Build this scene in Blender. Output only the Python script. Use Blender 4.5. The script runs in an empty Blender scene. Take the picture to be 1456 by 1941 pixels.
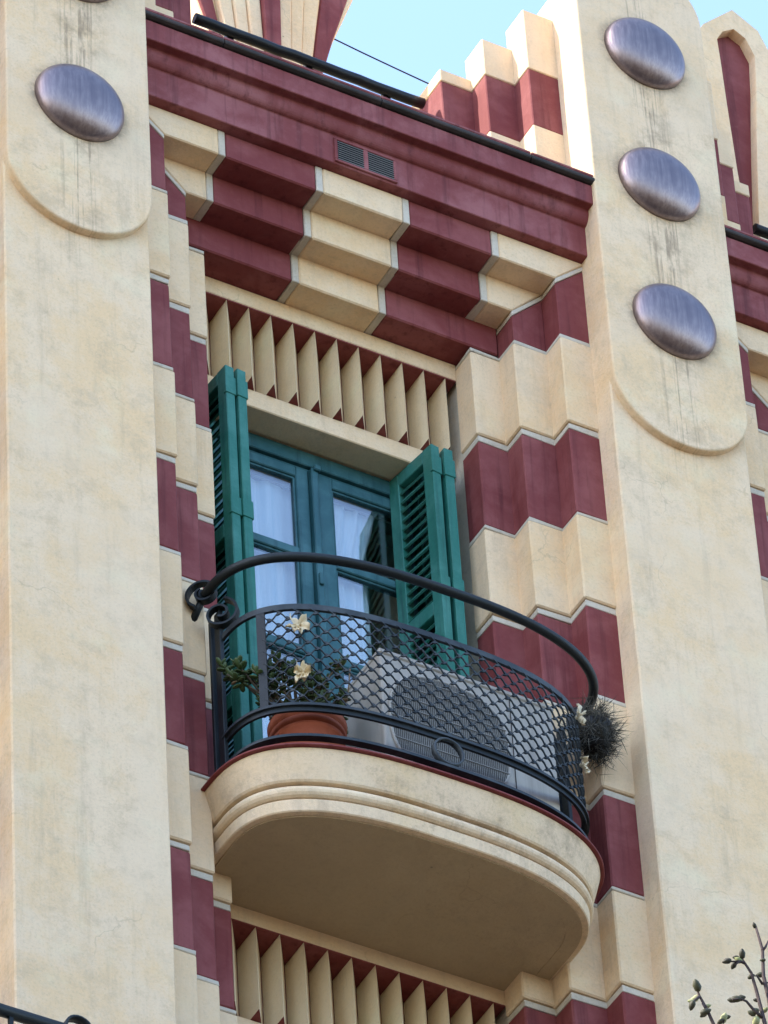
import bpy, math, random
from mathutils import Vector, Matrix
random.seed(7)
R_ = math.radians
scn = bpy.context.scene
# ------------------------------------------------------------------ camera
CAM = Vector((-9.484522, -15.385251, -17.272461))
RIGHT = (0.873657, -0.484118, -0.048513)
DOWN = (0.304621, 0.622013, -0.721322)
FWD = (0.379381, 0.615410, 0.690898)
cd = bpy.data.cameras.new('camera'); cam = bpy.data.objects.new('camera', cd)
scn.collection.objects.link(cam)
cd.sensor_fit = 'HORIZONTAL'; cd.sensor_width = 36.0; cd.lens = 12838.957 / 1456 * 36.0
cd.clip_start = 0.5; cd.clip_end = 4000
m = Matrix(((RIGHT[0], -DOWN[0], -FWD[0], CAM.x), (RIGHT[1], -DOWN[1], -FWD[1], CAM.y),
            (RIGHT[2], -DOWN[2], -FWD[2], CAM.z), (0, 0, 0, 1)))
cam.matrix_world = m
scn.camera = cam
# ------------------------------------------------------------------ light
SUN = Vector((-0.72, 0.18, 0.67)).normalized()          # towards the sun: behind the house, from the left
w = bpy.data.worlds.new('World'); scn.world = w; w.use_nodes = True
wn = w.node_tree.nodes; bg = wn['Background']
sky = wn.new('ShaderNodeTexSky'); sky.sky_type = 'NISHITA'; sky.sun_disc = False
sky.sun_elevation = math.asin(SUN.z); sky.sun_rotation = math.atan2(SUN.x, SUN.y)
sky.air_density = 1.0; sky.dust_density = 1.2; sky.ozone_density = 1.7; sky.altitude = 20
w.node_tree.links.new(sky.outputs[0], bg.inputs[0]); bg.inputs[1].default_value = 0.15
sd = bpy.data.lights.new('sun', 'SUN'); sun = bpy.data.objects.new('sun', sd); scn.collection.objects.link(sun)
sd.energy = 2.0; sd.angle = R_(0.5); sd.color = (1.0, 0.93, 0.82)
sun.rotation_euler = SUN.to_track_quat('Z', 'Y').to_euler(); sun.location = (-8, 6, 12)
vs = scn.view_settings
vs.view_transform = 'Standard'; vs.look = 'None'; vs.gamma = 1.0; vs.use_curve_mapping = False
vs.exposure = 2.18

# ------------------------------------------------------------------ materials
class NT:
    def __init__(s, name):
        s.m = bpy.data.materials.new(name); s.m.use_nodes = True; s.t = s.m.node_tree
        s.b = s.t.nodes['Principled BSDF']; s._pos = None
    def n(s, typ, **kw):
        o = s.t.nodes.new(typ)
        for k, v in kw.items(): setattr(o, k, v)
        return o
    def l(s, a, b): s.t.links.new(a, b)
    def pos(s):
        if s._pos is None: s._pos = s.n('ShaderNodeNewGeometry').outputs['Position']
        return s._pos
    def mapped(s, src, scale):
        v = s.n('ShaderNodeVectorMath', operation='MULTIPLY'); s.l(src, v.inputs[0]); v.inputs[1].default_value = scale
        return v.outputs[0]
    def noise(s, vec, scale, detail=5, rough=.6, dist=0.0):
        o = s.n('ShaderNodeTexNoise'); s.l(vec, o.inputs['Vector']); o.inputs['Scale'].default_value = scale
        o.inputs['Detail'].default_value = detail; o.inputs['Roughness'].default_value = rough
        o.inputs['Distortion'].default_value = dist
        return o.outputs['Fac']
    def ramp(s, fac, lo, hi):
        o = s.n('ShaderNodeMapRange'); s.l(fac, o.inputs[0]); o.inputs[1].default_value = lo; o.inputs[2].default_value = hi
        o.interpolation_type = 'SMOOTHSTEP'
        return o.outputs[0]
    def math(s, op, a, b=None):
        o = s.n('ShaderNodeMath', operation=op)
        for i, v in enumerate((a, b)):
            if v is None: continue
            if isinstance(v, (int, float)): o.inputs[i].default_value = v
            else: s.l(v, o.inputs[i])
        return o.outputs[0]
    def mix(s, fac, a, b):
        o = s.n('ShaderNodeMix', data_type='RGBA')
        if isinstance(fac, (int, float)): o.inputs[0].default_value = fac
        else: s.l(fac, o.inputs[0])
        for i, v in ((6, a), (7, b)):
            if isinstance(v, tuple): o.inputs[i].default_value = (*v[:3], 1)
            else: s.l(v, o.inputs[i])
        return o.outputs[2]
    def bump(s, h, strength, dist):
        o = s.n('ShaderNodeBump'); s.l(h, o.inputs['Height']); o.inputs['Strength'].default_value = strength
        o.inputs['Distance'].default_value = dist; s.l(o.outputs[0], s.b.inputs['Normal'])
    def out(s, col, rough=.8, metal=0.0, spec=.3):
        if isinstance(col, tuple): s.b.inputs['Base Color'].default_value = (*col, 1)
        else: s.l(col, s.b.inputs['Base Color'])
        if isinstance(rough, (int, float)): s.b.inputs['Roughness'].default_value = rough
        else: s.l(rough, s.b.inputs['Roughness'])
        s.b.inputs['Metallic'].default_value = metal
        s.b.inputs['Specular IOR Level'].default_value = spec
        return s.m

def stucco(name, col, warm, grey, dirt=.55, streak=.35, pilaster=False, grain=.5):
    t = NT(name); P = t.pos()
    big = t.noise(P, 2.3, 8, .72); mid = t.noise(P, 7.5, 10, .78, .2); fine = t.noise(P, 85, 5, .75); vfine = t.noise(P, 280, 2, .6)
    st = t.noise(t.mapped(P, (16, 16, 1.2)), 1.0, 8, .72)
    c = t.mix(t.ramp(big, .40, .62), col, warm)
    c = t.mix(t.math('MULTIPLY', t.ramp(mid, .46, .70), dirt), c, grey)
    c = t.mix(t.math('MULTIPLY', t.ramp(st, .50, .74), streak), c, tuple(x * .72 for x in grey))
    pale = t.noise(P, 3.3, 4, .6)
    c = t.mix(t.math('MULTIPLY', t.ramp(pale, .52, .72), .5), c, tuple(min(.8, x * 1.13) for x in col))
    c = t.mix(t.math('MULTIPLY', t.ramp(fine, .46, .74), .30), c, tuple(x * .62 for x in grey))
    c = t.mix(t.math('MULTIPLY', t.ramp(t.noise(P, 55, 3, .7), .56, .72), .30), c, tuple(min(.85, x * 1.12) for x in col))
    spot = t.n('ShaderNodeTexVoronoi'); t.l(P, spot.inputs['Vector']); spot.inputs['Scale'].default_value = 9
    sp = t.math('SUBTRACT', 1.0, t.ramp(spot.outputs['Distance'], .02, .06))
    sp = t.math('MULTIPLY', sp, t.ramp(t.noise(P, 4, 2), .58, .66))
    c = t.mix(t.math('MULTIPLY', sp, .55), c, (.10, .085, .065))
    cv = t.n('ShaderNodeTexVoronoi', feature='DISTANCE_TO_EDGE'); cv.inputs['Scale'].default_value = 1.15
    wv = t.n('ShaderNodeTexNoise'); t.l(P, wv.inputs['Vector']); wv.inputs['Scale'].default_value = 5; wv.inputs['Detail'].default_value = 6
    va = t.n('ShaderNodeVectorMath', operation='MULTIPLY_ADD'); t.l(wv.outputs['Color'], va.inputs[0]); va.inputs[1].default_value = (.35, .35, .35); t.l(P, va.inputs[2])
    t.l(va.outputs[0], cv.inputs['Vector'])
    crack = t.math('SUBTRACT', 1.0, t.ramp(cv.outputs['Distance'], .001, .006))
    crack = t.math('MULTIPLY', crack, t.ramp(t.noise(P, 2.6, 4, .6), .52, .62))
    c = t.mix(t.math('MULTIPLY', crack, .24), c, tuple(x * .45 for x in grey))
    patch = t.ramp(t.noise(P, .85, 2, .4), .535, .548)           # repainted areas
    c = t.mix(t.math('MULTIPLY', patch, .30), c, (col[0] * .96, col[1] * .985, col[2] * 1.03))
    if pilaster:                                   # rain runs under the metal domes, object space
        tc = t.n('ShaderNodeTexCoord').outputs['Object']
        sx = t.n('ShaderNodeSeparateXYZ'); t.l(tc, sx.inputs[0])
        wob = t.math('MULTIPLY', t.math('SUBTRACT', t.noise(t.mapped(tc, (1, 1, 2.2)), 1.5, 3), .5), .05)
        ax = t.math('ABSOLUTE', t.math('ADD', sx.outputs[0], wob))
        band = t.math('SUBTRACT', 1.0, t.ramp(ax, .02, .115))
        ln = t.noise(t.mapped(tc, (75, 1, 1.3)), 1.0, 3, .5)
        ln = t.ramp(ln, .49, .63)
        brk = t.ramp(t.noise(t.mapped(tc, (20, 1, 6)), 1.0, 4, .7), .36, .60)
        gate = t.ramp(sx.outputs[2], .62, 1.15)
        f = t.math('MULTIPLY', t.math('MULTIPLY', band, ln), t.math('MULTIPLY', gate, brk))
        c = t.mix(t.math('MULTIPLY', f, .62), c, (.17, .118, .080))
        halo = t.math('MULTIPLY', t.math('SUBTRACT', 1.0, t.ramp(ax, .02, .17)), t.ramp(t.noise(tc, 9, 5, .7), .45, .72))
        c = t.mix(t.math('MULTIPLY', t.math('MULTIPLY', halo, gate), .62), c, (.30, .215, .135))
        for dz in (1.575, 2.35, 3.135):            # soot ring round each dome
            dd = t.math('SUBTRACT', sx.outputs[2], dz)
            rr = t.math('SQRT', t.math('ADD', t.math('MULTIPLY', sx.outputs[0], sx.outputs[0]), t.math('MULTIPLY', dd, dd)))
            rg = t.math('SUBTRACT', 1.0, t.ramp(rr, .178, .235))
            rg = t.math('MULTIPLY', rg, t.ramp(t.noise(tc, 14, 4, .7), .36, .68))
            c = t.mix(t.math('MULTIPLY', rg, .55), c, (.13, .11, .09))
    h = t.math('ADD', t.math('MULTIPLY', fine, .7), t.math('ADD', t.math('MULTIPLY', vfine, .35), t.math('MULTIPLY', mid, 1.4)))
    t.bump(h, grain, .0045)
    return t.out(c, .88, 0, .2)

def paint(name, col, light, dark, rough=.7, amt=.5, grain=.4, streaks=True):
    t = NT(name); P = t.pos()
    a = t.noise(P, 4.5, 6, .65, .3); b = t.noise(P, 38, 4, .7); s2 = t.noise(t.mapped(P, (26, 26, 1.3)), 1.0, 4, .65)
    c = t.mix(t.math('MULTIPLY', t.ramp(a, .38, .70), amt), col, light)
    if streaks: c = t.mix(t.math('MULTIPLY', t.ramp(s2, .50, .75), amt * .8), c, dark)
    c = t.mix(t.math('MULTIPLY', t.ramp(b, .52, .8), .35 * amt), c, light)
    c = t.mix(t.math('MULTIPLY', t.ramp(t.noise(P, 140, 2), .60, .78), .4 * amt), c, dark)
    t.bump(t.math('ADD', b, t.math('MULTIPLY', a, 1.2)), grain, .003)
    return t.out(c, rough, 0, .3)

CREAM = stucco('cream_render', (.785, .590, .385), (.765, .535, .305), (.585, .445, .300))
FINC = stucco('fin_render', (.81, .655, .44), (.79, .61, .38), (.65, .54, .38), .4, .2)
PILA = stucco('pilaster_render', (.800, .605, .405), (.785, .550, .315), (.575, .430, .275), .68, .38, True, .8)
PALE = stucco('pale_mortar', (.58, .515, .42), (.54, .465, .36), (.40, .35, .28), .6, .2)
MOLD = stucco('moulding_render', (.765, .58, .39), (.72, .53, .315), (.41, .305, .205), .8, .5)
SOFF = stucco('shaded_soffit_render', (.42, .315, .190), (.41, .30, .175), (.32, .245, .155), .5, .25)  # render darkened for the balcony underside; its shade is mixed into the colour
RED = paint('oxblood_paint', (.180, .035, .034), (.255, .074, .071), (.098, .016, .017), .74, .9)
REDC = paint('cornice_paint', (.195, .043, .042), (.305, .108, .108), (.10, .020, .021), .70, .9)
GREEN = paint('green_shutter_paint', (.016, .140, .108), (.060, .225, .190), (.006, .052, .042), .55, .8, .5)
TEAL = paint('teal_door_paint', (.026, .100, .118), (.070, .185, .21), (.008, .040, .05), .45, .75, .3)
IRON = paint('black_iron', (.0085, .012, .0145), (.024, .031, .036), (.004, .005, .006), .5, .5, .5, False)
DUST = paint('dusty_iron', (.018, .025, .032), (.075, .086, .094), (.007, .009, .011), .55, .7, .5, False)
TAR = paint('dark_tile', (.026, .022, .020), (.075, .055, .050), (.008, .008, .008), .7, .6, .8, False)
BLACK = paint('black_rubber', (.006, .0068, .0085), (.014, .015, .018), (.004, .004, .005), .42, .5, .6, False)
WHITE = paint('off_white_metal', (.46, .425, .38), (.53, .50, .46), (.27, .235, .20), .42, .6, .15)
DARKG = paint('dark_grille', (.030, .030, .032), (.06, .06, .06), (.012, .012, .012), .5, .5, .2, False)
MIDG = paint('shaded_grille', (.085, .080, .074), (.12, .115, .105), (.04, .04, .038), .6, .5, .2, False)
GREYG = paint('grey_grille', (.26, .25, .235), (.33, .32, .30), (.12, .11, .10), .5, .5, .2, False)
TERRA = paint('terracotta', (.30, .072, .034), (.37, .12, .065), (.17, .04, .02), .8, .5, .5)
LEAF = paint('jade_leaf', (.045, .075, .025), (.105, .135, .055), (.018, .030, .012), .45, .7, .2, False)
LEAFO = paint('dry_leaf', (.20, .13, .075), (.28, .20, .13), (.09, .06, .035), .7, .7, .2, False)
STEM = paint('plant_stem', (.085, .065, .045), (.13, .10, .07), (.04, .03, .02), .8, .6, .4, False)
SPIKY = paint('dark_needles', (.042, .040, .033), (.15, .14, .118), (.007, .007, .006), .7, .8, .2, False)
GOLD = paint('cream_gold_enamel', (.60, .45, .24), (.78, .69, .52), (.30, .17, .06), .42, 1.0, .3, False)
BARK = paint('bark', (.050, .033, .032), (.095, .07, .065), (.02, .014, .014), .85, .7, .8, False)
BUD = paint('bud', (.045, .040, .026), (.095, .095, .045), (.020, .016, .012), .6, .8, .3, False)
PETAL = paint('willow_catkin', (.22, .23, .09), (.50, .48, .28), (.09, .09, .04), .7, .8, .2, False)
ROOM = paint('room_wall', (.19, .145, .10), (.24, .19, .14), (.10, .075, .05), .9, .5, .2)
STREET = paint('asphalt', (.045, .044, .042), (.06, .058, .055), (.03, .03, .03), .9, .6, .6, False)
PAVE = paint('paving', (.15, .14, .125), (.19, .18, .16), (.10, .09, .08), .9, .6, .5, False)
OPP = stucco('ochre_render', (.24, .175, .105), (.26, .19, .115), (.18, .135, .085), .4, .3)

def dome_mat():
    t = NT('brushed_metal'); tc = t.n('ShaderNodeTexCoord').outputs['Object']
    br = t.noise(t.mapped(tc, (75, 75, 4)), 1.0, 6, .7); spot = t.noise(tc, 5, 4, .6)
    c = t.mix(t.ramp(br, .35, .68), (.225, .172, .172), (.315, .250, .243))
    c = t.mix(t.math('MULTIPLY', t.ramp(spot, .45, .7), .6), c, (.175, .138, .150))
    r = t.n('ShaderNodeMapRange'); t.l(br, r.inputs[0]); r.inputs[1].default_value = .3; r.inputs[2].default_value = .7
    r.inputs[3].default_value = .32; r.inputs[4].default_value = .46
    t.bump(br, .10, .002)
    return t.out(c, r.outputs[0], .95, .5)
METAL = dome_mat()

def curtain_mat():
    t = NT('sheer_curtain'); P = t.pos()
    s2 = t.noise(t.mapped(P, (30, 30, 1.0)), 1.0, 4, .6)
    c = t.mix(t.ramp(s2, .35, .7), (.74, .84, .92), (.52, .68, .80))  # white cloth tinted blue: the sky's reflection in the panes is put into the colour
    m_ = t.out(c, .9, 0, .1)
    return m_
CURT = curtain_mat()

def glass_mat():
    t = NT('window_glass')
    for o in list(t.t.nodes):
        if o.type != 'OUTPUT_MATERIAL': t.t.nodes.remove(o)
    out = [o for o in t.t.nodes if o.type == 'OUTPUT_MATERIAL'][0]
    tr = t.n('ShaderNodeBsdfTransparent'); tr.inputs[0].default_value = (.93, .95, .95, 1)
    gl = t.n('ShaderNodeBsdfGlossy'); gl.inputs['Roughness'].default_value = .015
    lw = t.n('ShaderNodeLayerWeight'); lw.inputs[0].default_value = .5
    pw_ = t.n('ShaderNodeMath', operation='POWER'); t.l(lw.outputs['Facing'], pw_.inputs[0]); pw_.inputs[1].default_value = 4.0
    f2 = t.n('ShaderNodeMath', operation='MULTIPLY_ADD'); t.l(pw_.outputs[0], f2.inputs[0]); f2.inputs[1].default_value = .88; f2.inputs[2].default_value = .23
    nz = t.n('ShaderNodeTexNoise'); nz.inputs['Scale'].default_value = 2.2
    bp_ = t.n('ShaderNodeBump'); bp_.inputs['Strength'].default_value = .05; bp_.inputs['Distance'].default_value = .02
    t.l(nz.outputs[0], bp_.inputs['Height']); t.l(bp_.outputs[0], gl.inputs['Normal'])
    mx = t.n('ShaderNodeMixShader'); t.l(f2.outputs[0], mx.inputs[0]); t.l(tr.outputs[0], mx.inputs[1]); t.l(gl.outputs[0], mx.inputs[2])
    t.l(mx.outputs[0], out.inputs[0])
    return t.m
GLASS = glass_mat()

# ------------------------------------------------------------------ mesh helpers
COL = scn.collection
class MB:
    def __init__(s): s.v = []; s.f = []; s.mi = []; s.sm = []
    def face(s, idx, mi=0, sm=False): s.f.append(tuple(idx)); s.mi.append(mi); s.sm.append(sm)
    def box(s, x0, x1, y0, y1, z0, z1, mi=0):
        b = len(s.v)
        s.v += [(x0, y0, z0), (x1, y0, z0), (x1, y1, z0), (x0, y1, z0), (x0, y0, z1), (x1, y0, z1), (x1, y1, z1), (x0, y1, z1)]
        for q in ((0, 3, 2, 1), (4, 5, 6, 7), (0, 1, 5, 4), (1, 2, 6, 5), (2, 3, 7, 6), (3, 0, 4, 7)): s.face([b + i for i in q], mi)
        return s
    def prism(s, poly, a0, a1, axis='y', mi=0, smooth=False):
        """poly: counter-clockwise 2D outline; axis y: (x,z) outline, z: (x,y) outline, x: (y,z) outline"""
        b = len(s.v); n = len(poly)
        def P(p, a): return (p[0], a, p[1]) if axis == 'y' else ((p[0], p[1], a) if axis == 'z' else (a, p[0], p[1]))
        s.v += [P(p, a0) for p in poly] + [P(p, a1) for p in poly]
        lo = list(range(b, b + n)); hi = list(range(b + n, b + 2 * n))
        if axis == 'y': s.face(lo, mi); s.face(hi[::-1], mi)
        else: s.face(lo[::-1], mi); s.face(hi, mi)
        for i in range(n):
            j = (i + 1) % n
            q = [b + i, b + j, b + n + j, b + n + i]
            s.face(q if axis != 'y' else q[::-1], mi, smooth)
        return s
    def sweep(s, path, sect, mi=0, closed=False, sm=True, up=(0, 0, 1), caps=True, scale=None):
        """sect: list of (side, up) offsets; path: list of Vectors"""
        path = [Vector(p) for p in path]; n = len(path); k = len(sect); b = len(s.v); up = Vector(up)
        prev = None
        for i, p in enumerate(path):
            if closed: d = path[(i + 1) % n] - path[i - 1]
            else: d = path[min(i + 1, n - 1)] - path[max(i - 1, 0)]
            d.normalize()
            side = d.cross(up)
            if side.length < 1e-3: side = prev if prev is not None else d.cross(Vector((1, 0, 0)))
            side.normalize(); prev = side
            u = side.cross(d).normalized(); sc = scale[i] if scale else 1.0
            for a, c in sect: s.v.append(tuple(p + side * a * sc + u * c * sc))
        rng = n if closed else n - 1
        for i in range(rng):
            i2 = (i + 1) % n
            for j in range(k):
                j2 = (j + 1) % k
                s.face((b + i * k + j, b + i * k + j2, b + i2 * k + j2, b + i2 * k + j), mi, sm)
        if caps and not closed:
            s.face([b + j for j in range(k)][::-1], mi); s.face([b + (n - 1) * k + j for j in range(k)], mi)
        return s
    def tube(s, path, r, k=8, mi=0, closed=False, scale=None, up=(0, 0, 1)):
        return s.sweep(path, [(r * math.cos(2 * math.pi * j / k), r * math.sin(2 * math.pi * j / k)) for j in range(k)], mi, closed, True, up, True, scale)
    def lathe(s, prof, c=(0, 0, 0), k=32, mi=0, sm=True):
        b = len(s.v)
        for r, z in prof:
            for j in range(k):
                a = 2 * math.pi * j / k; s.v.append((c[0] + r * math.cos(a), c[1] + r * math.sin(a), c[2] + z))
        for i in range(len(prof) - 1):
            for j in range(k):
                j2 = (j + 1) % k; s.face((b + i * k + j, b + i * k + j2, b + (i + 1) * k + j2, b + (i + 1) * k + j), mi, sm)
        s.face([b + j for j in range(k)][::-1], mi); s.face([b + (len(prof) - 1) * k + j for j in range(k)], mi)
        return s
    def blob(s, c, ax, mi=0, k=6, rows=4):
        """small ellipsoid; ax = three Vectors (half axes)"""
        b = len(s.v); c = Vector(c)
        s.v.append(tuple(c - ax[2]))
        for i in range(1, rows):
            ph = -math.pi / 2 + math.pi * i / rows
            for j in range(k):
                a = 2 * math.pi * j / k
                s.v.append(tuple(c + ax[0] * math.cos(ph) * math.cos(a) + ax[1] * math.cos(ph) * math.sin(a) + ax[2] * math.sin(ph)))
        s.v.append(tuple(c + ax[2])); top = len(s.v) - 1
        for j in range(k): s.face((b, b + 1 + (j + 1) % k, b + 1 + j), mi, True)
        for i in range(rows - 2):
            for j in range(k):
                j2 = (j + 1) % k; q = b + 1 + i * k
                s.face((q + j, q + j2, q + k + j2, q + k + j), mi, True)
        q = b + 1 + (rows - 2) * k
        for j in range(k): s.face((q + j, q + (j + 1) % k, top), mi, True)
        return s
    def mesh(s, name, mats):
        me = bpy.data.meshes.new(name); me.from_pydata(s.v, [], s.f)
        for m_ in (mats if isinstance(mats, (list, tuple)) else [mats]): me.materials.append(m_)
        me.polygons.foreach_set('material_index', s.mi); me.polygons.foreach_set('use_smooth', s.sm); me.update()
        return me
    def build(s, name, mats, parent=None, bevel=0.0, loc=None, seg=1):
        o = bpy.data.objects.new(name, s.mesh(name, mats)); COL.objects.link(o)
        if parent is not None: o.parent = parent
        if loc: o.location = loc
        if bevel:
            b = o.modifiers.new('bevel', 'BEVEL'); b.width = bevel; b.segments = seg; b.limit_method = 'ANGLE'; b.angle_limit = R_(40)
        return o

def empty(name, loc=(0, 0, 0), parent=None):
    o = bpy.data.objects.new(name, None); COL.objects.link(o); o.location = loc; o.empty_display_size = .2
    if parent is not None: o.parent = parent
    return o
def tag(o, label, cat, group=None):
    o['label'] = label; o['category'] = cat
    if group: o['group'] = group
    return o
def struct(o, kind='structure'): o['kind'] = kind; return o
def wob(mb, dz=.0035, dx_=.0018):
    mb.v = [(x + random.uniform(-dx_, dx_), y + random.uniform(-.0008, .0008), z + random.uniform(-dz, dz)) for x, y, z in mb.v]; return mb
def part(mb, name, mats, parent, bevel=0.0, **kw): return mb.build(name, mats, parent, bevel, **kw)
def cbox(x0, x1, y0, y1, z0, z1): return MB().box(x0, x1, y0, y1, z0, z1)

GZ = -18.87
CX = .062
BAY = 2.625
# ------------------------------------------------------------------ ground and opposite side of the street
struct(MB().box(-400, 400, -400, 400, GZ - .5, GZ).build('ground', STREET))
struct(MB().box(-60, 60, -3.5, .1, GZ - .2, GZ + .13).build('pavement', PAVE))
opp = empty('opposite_building', (0, -24, GZ))
tag(opp, 'ochre rendered building across the street with rows of tall windows', 'building')
o = MB().box(-30, 30, -9, 0, 0, 17.0).build('wall', OPP, opp)
o = MB().box(-30.3, 30.3, -9, .35, 17.0, 17.5).build('roof_cornice', PALE, opp)
wm = MB().box(-.5, .5, 0.004, .05, 0, 2.0).mesh('window', DARKG)
for fl in range(5):
    for i in range(-9, 10):
        wo = bpy.data.objects.new('window', wm); COL.objects.link(wo); wo.parent = opp; wo.location = (i * 3.0, 0, 1.0 + fl * 3.3)

# ------------------------------------------------------------------ the building
B = empty('building', (0, 0, GZ))
tag(B, 'cream and oxblood art deco apartment facade with stepped window surround and bowed balcony', 'building')
def sub(name):
    e = empty(name, (0, 0, -GZ), B); return e          # children keep facade coordinates (z = 0 at eye level of the picture's centre)

body = sub('wall')
mb = MB()
for d in (-1, 0, 1):
    dx = d * BAY
    mb.box(dx - 1.3, dx - .490, .64, 1.2, -1.46, .915); mb.box(dx + .575, dx + 1.42, .64, 1.2, -1.46, .915)
    mb.box(dx - 1.301, dx + 1.421, .63, 1.2, .916, 2.24); mb.box(dx - 1.302, dx + 1.422, .63, 1.2, -4.6, -1.461)
mb.box(-9, 9, .15, 8, GZ, -4.61)
mb.box(-9, -3.9, .12, 8, -4.6, 2.2); mb.box(4.1, 9, .12, 8, -4.6, 2.2)
mb.box(-3.9, 4.1, 3.2, 8, -4.6, 2.24)
mb.box(-3.89, 4.09, .40, 3.19, 2.05, 2.2)
part(mb, 'wall_core', CREAM, body)
# room behind the door
room = MB()
room.box(-.9, 1.0, 2.6, 2.7, -1.5, 1.2); room.box(-1.0, -.9, 1.15, 2.7, -1.5, 1.2); room.box(1.0, 1.1, 1.15, 2.7, -1.5, 1.2)
room.box(-1.0, 1.1, 1.15, 2.7, 1.2, 1.3); room.box(-1.0, 1.1, .9, 2.7, -1.6, -1.5)
part(room, 'room', ROOM, body)

YS = [.113, .222, .335]
XL = [-.952, -.806, -.660, -.530]          # step edges, left side; right side mirrored about CX
def mir(x): return 2 * CX - x
Z1, Z2, Z3 = 1.765, 1.615, 1.467
REDB = [(.497 - .94 * k, .945 - .94 * k) for k in range(6)]
def xr(a, b, side):
    return (a, b) if side < 0 else (mir(b), mir(a))

def jamb(dx, side):
    """stepped pier beside a window: three steps of alternating cream and red blocks"""
    J = sub('window_jamb')
    core = MB()
    for i in range(3):
        a, b = xr(XL[i] - .02, XL[i + 1] - .012, side)
        core.box(dx + a, dx + b, YS[i] + .012, YS[i] + .30, -4.6, (1.90, 1.77, 1.45)[i])
    part(core, 'mortar_core', PALE, J)
    for i in range(3):
        a, b = XL[i] - (.03 if i else .0), XL[i + 1]
        y0, y1 = YS[i], YS[i] + .125
        def blk(name, z0, z1, mat, proud, bev=.006):
            jx = random.uniform(-.0012, .0012)
            p, q = xr(a, b + proud + jx, side)
            part(wob(cbox(dx + p, dx + q, y0 - proud, y1, z0, z1)), name, mat, J, bev)
        for k, (rb, rt) in enumerate(REDB):
            jz = random.uniform(-.005, .005)
            blk('block', rb, rt + jz, RED, 0.0)
            blk('mortar_strip', rt + jz + .001, rt + jz + .030, PALE, -.002, .002)
            top = (REDB[k - 1][0] if k else 1.455)
            blk('block', rt + jz + .036, top - .020, CREAM, .005, .006)
            blk('mortar_strip', top - .0195, top - .001, PALE, .003, .003)
        # red block that runs up into the mitre of the lintel
        if i < 2:
            zt, zo = ((Z1, 1.903), (Z2, Z1))[i]
            xa, xb = XL[i], XL[i + 1]
            g = .028
            poly = [(xa, 1.455), (xb, 1.455), (xb, zt - g), (xa, zo - g)]
            strip = [(xa, zo - g + .002), (xb, zt - g + .002), (xb, zt - .002), (xa, zo - .002)]
            if side > 0:
                poly = [(mir(x), z) for x, z in poly][::-1]; strip = [(mir(x), z) for x, z in strip][::-1]
            part(MB().prism([(x + dx, z) for x, z in poly], y0, y1), 'block', RED, J, .003)
            part(MB().prism([(x + dx, z) for x, z in strip], y0 - .003, y1), 'mortar_strip', PALE, J, .002)
    return J

CHK = [-.538, -.138, .277, .648]
def corbel(dx):
    K = sub('corbel')
    for i in range(3):                      # 0 = outermost course (top) .. 2 = innermost
        zb = (Z1, Z2, Z3)[i]; zt = (1.905, Z1 + .004, Z2 + .004)[i]
        y0, y1 = YS[i], YS[i] + .13
        xa, xb = XL[i + 1], mir(XL[i + 1]); xo, xp = XL[i], mir(XL[i])
        edges = [None] + CHK + [None]
        for j in range(5):
            creamy = (j % 2 == 0) if i < 2 else (j == 2)
            if i == 2 and j == 0: continue
            if i == 2 and j == 4: continue
            if i == 2:
                l = xo + .002 if j == 1 else CHK[j - 1]; r = xp - .002 if j == 3 else CHK[j]
                if j == 2: l, r = CHK[1], CHK[2]
            else:
                l = CHK[j - 1] if j else None; r = CHK[j] if j < 4 else None
            mat = CREAM if creamy else RED
            pr = .004 if creamy else 0.0
            g = .030
            if l is None:   # left mitred end
                poly = [(xa, zb), (r - g, zb), (r - g, zt), (xo, zt)]
                part(MB().prism([(x + dx, z) for x, z in poly], y0 - pr, y1), 'block', mat, K, .005)
                part(cbox(dx + r - g + .0005, dx + r, y0 - pr + .001, y1, zb + .001, zt - .001), 'mortar_strip', PALE, K, .003)
            elif r is None:
                poly = [(l + g, zb), (xb, zb), (xp, zt), (l + g, zt)]
                part(MB().prism([(x + dx, z) for x, z in poly], y0 - pr, y1), 'block', mat, K, .005)
                part(cbox(dx + l, dx + l + g - .0005, y0 - pr + .001, y1, zb + .001, zt - .001), 'mortar_strip', PALE, K, .003)
            elif creamy:
                part(wob(cbox(dx + l + g, dx + r - g, y0 - pr, y1, zb, zt), .0015, .0025), 'block', mat, K, .006)
                part(cbox(dx + l, dx + l + g - .0005, y0 - pr + .001, y1, zb + .001, zt - .001), 'mortar_strip', PALE, K, .003)
                part(cbox(dx + r - g + .0005, dx + r, y0 - pr + .001, y1, zb + .001, zt - .001), 'mortar_strip', PALE, K, .003)
            else:
                part(wob(cbox(dx + l + .001, dx + r - .001, y0, y1, zb + .0015, zt), .0015, .002), 'block', mat, K, .006)
    part(cbox(dx + XL[0], dx + mir(XL[0]), .26, .64, 1.62, 1.90), 'mortar_core', PALE, K)
    return K

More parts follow.
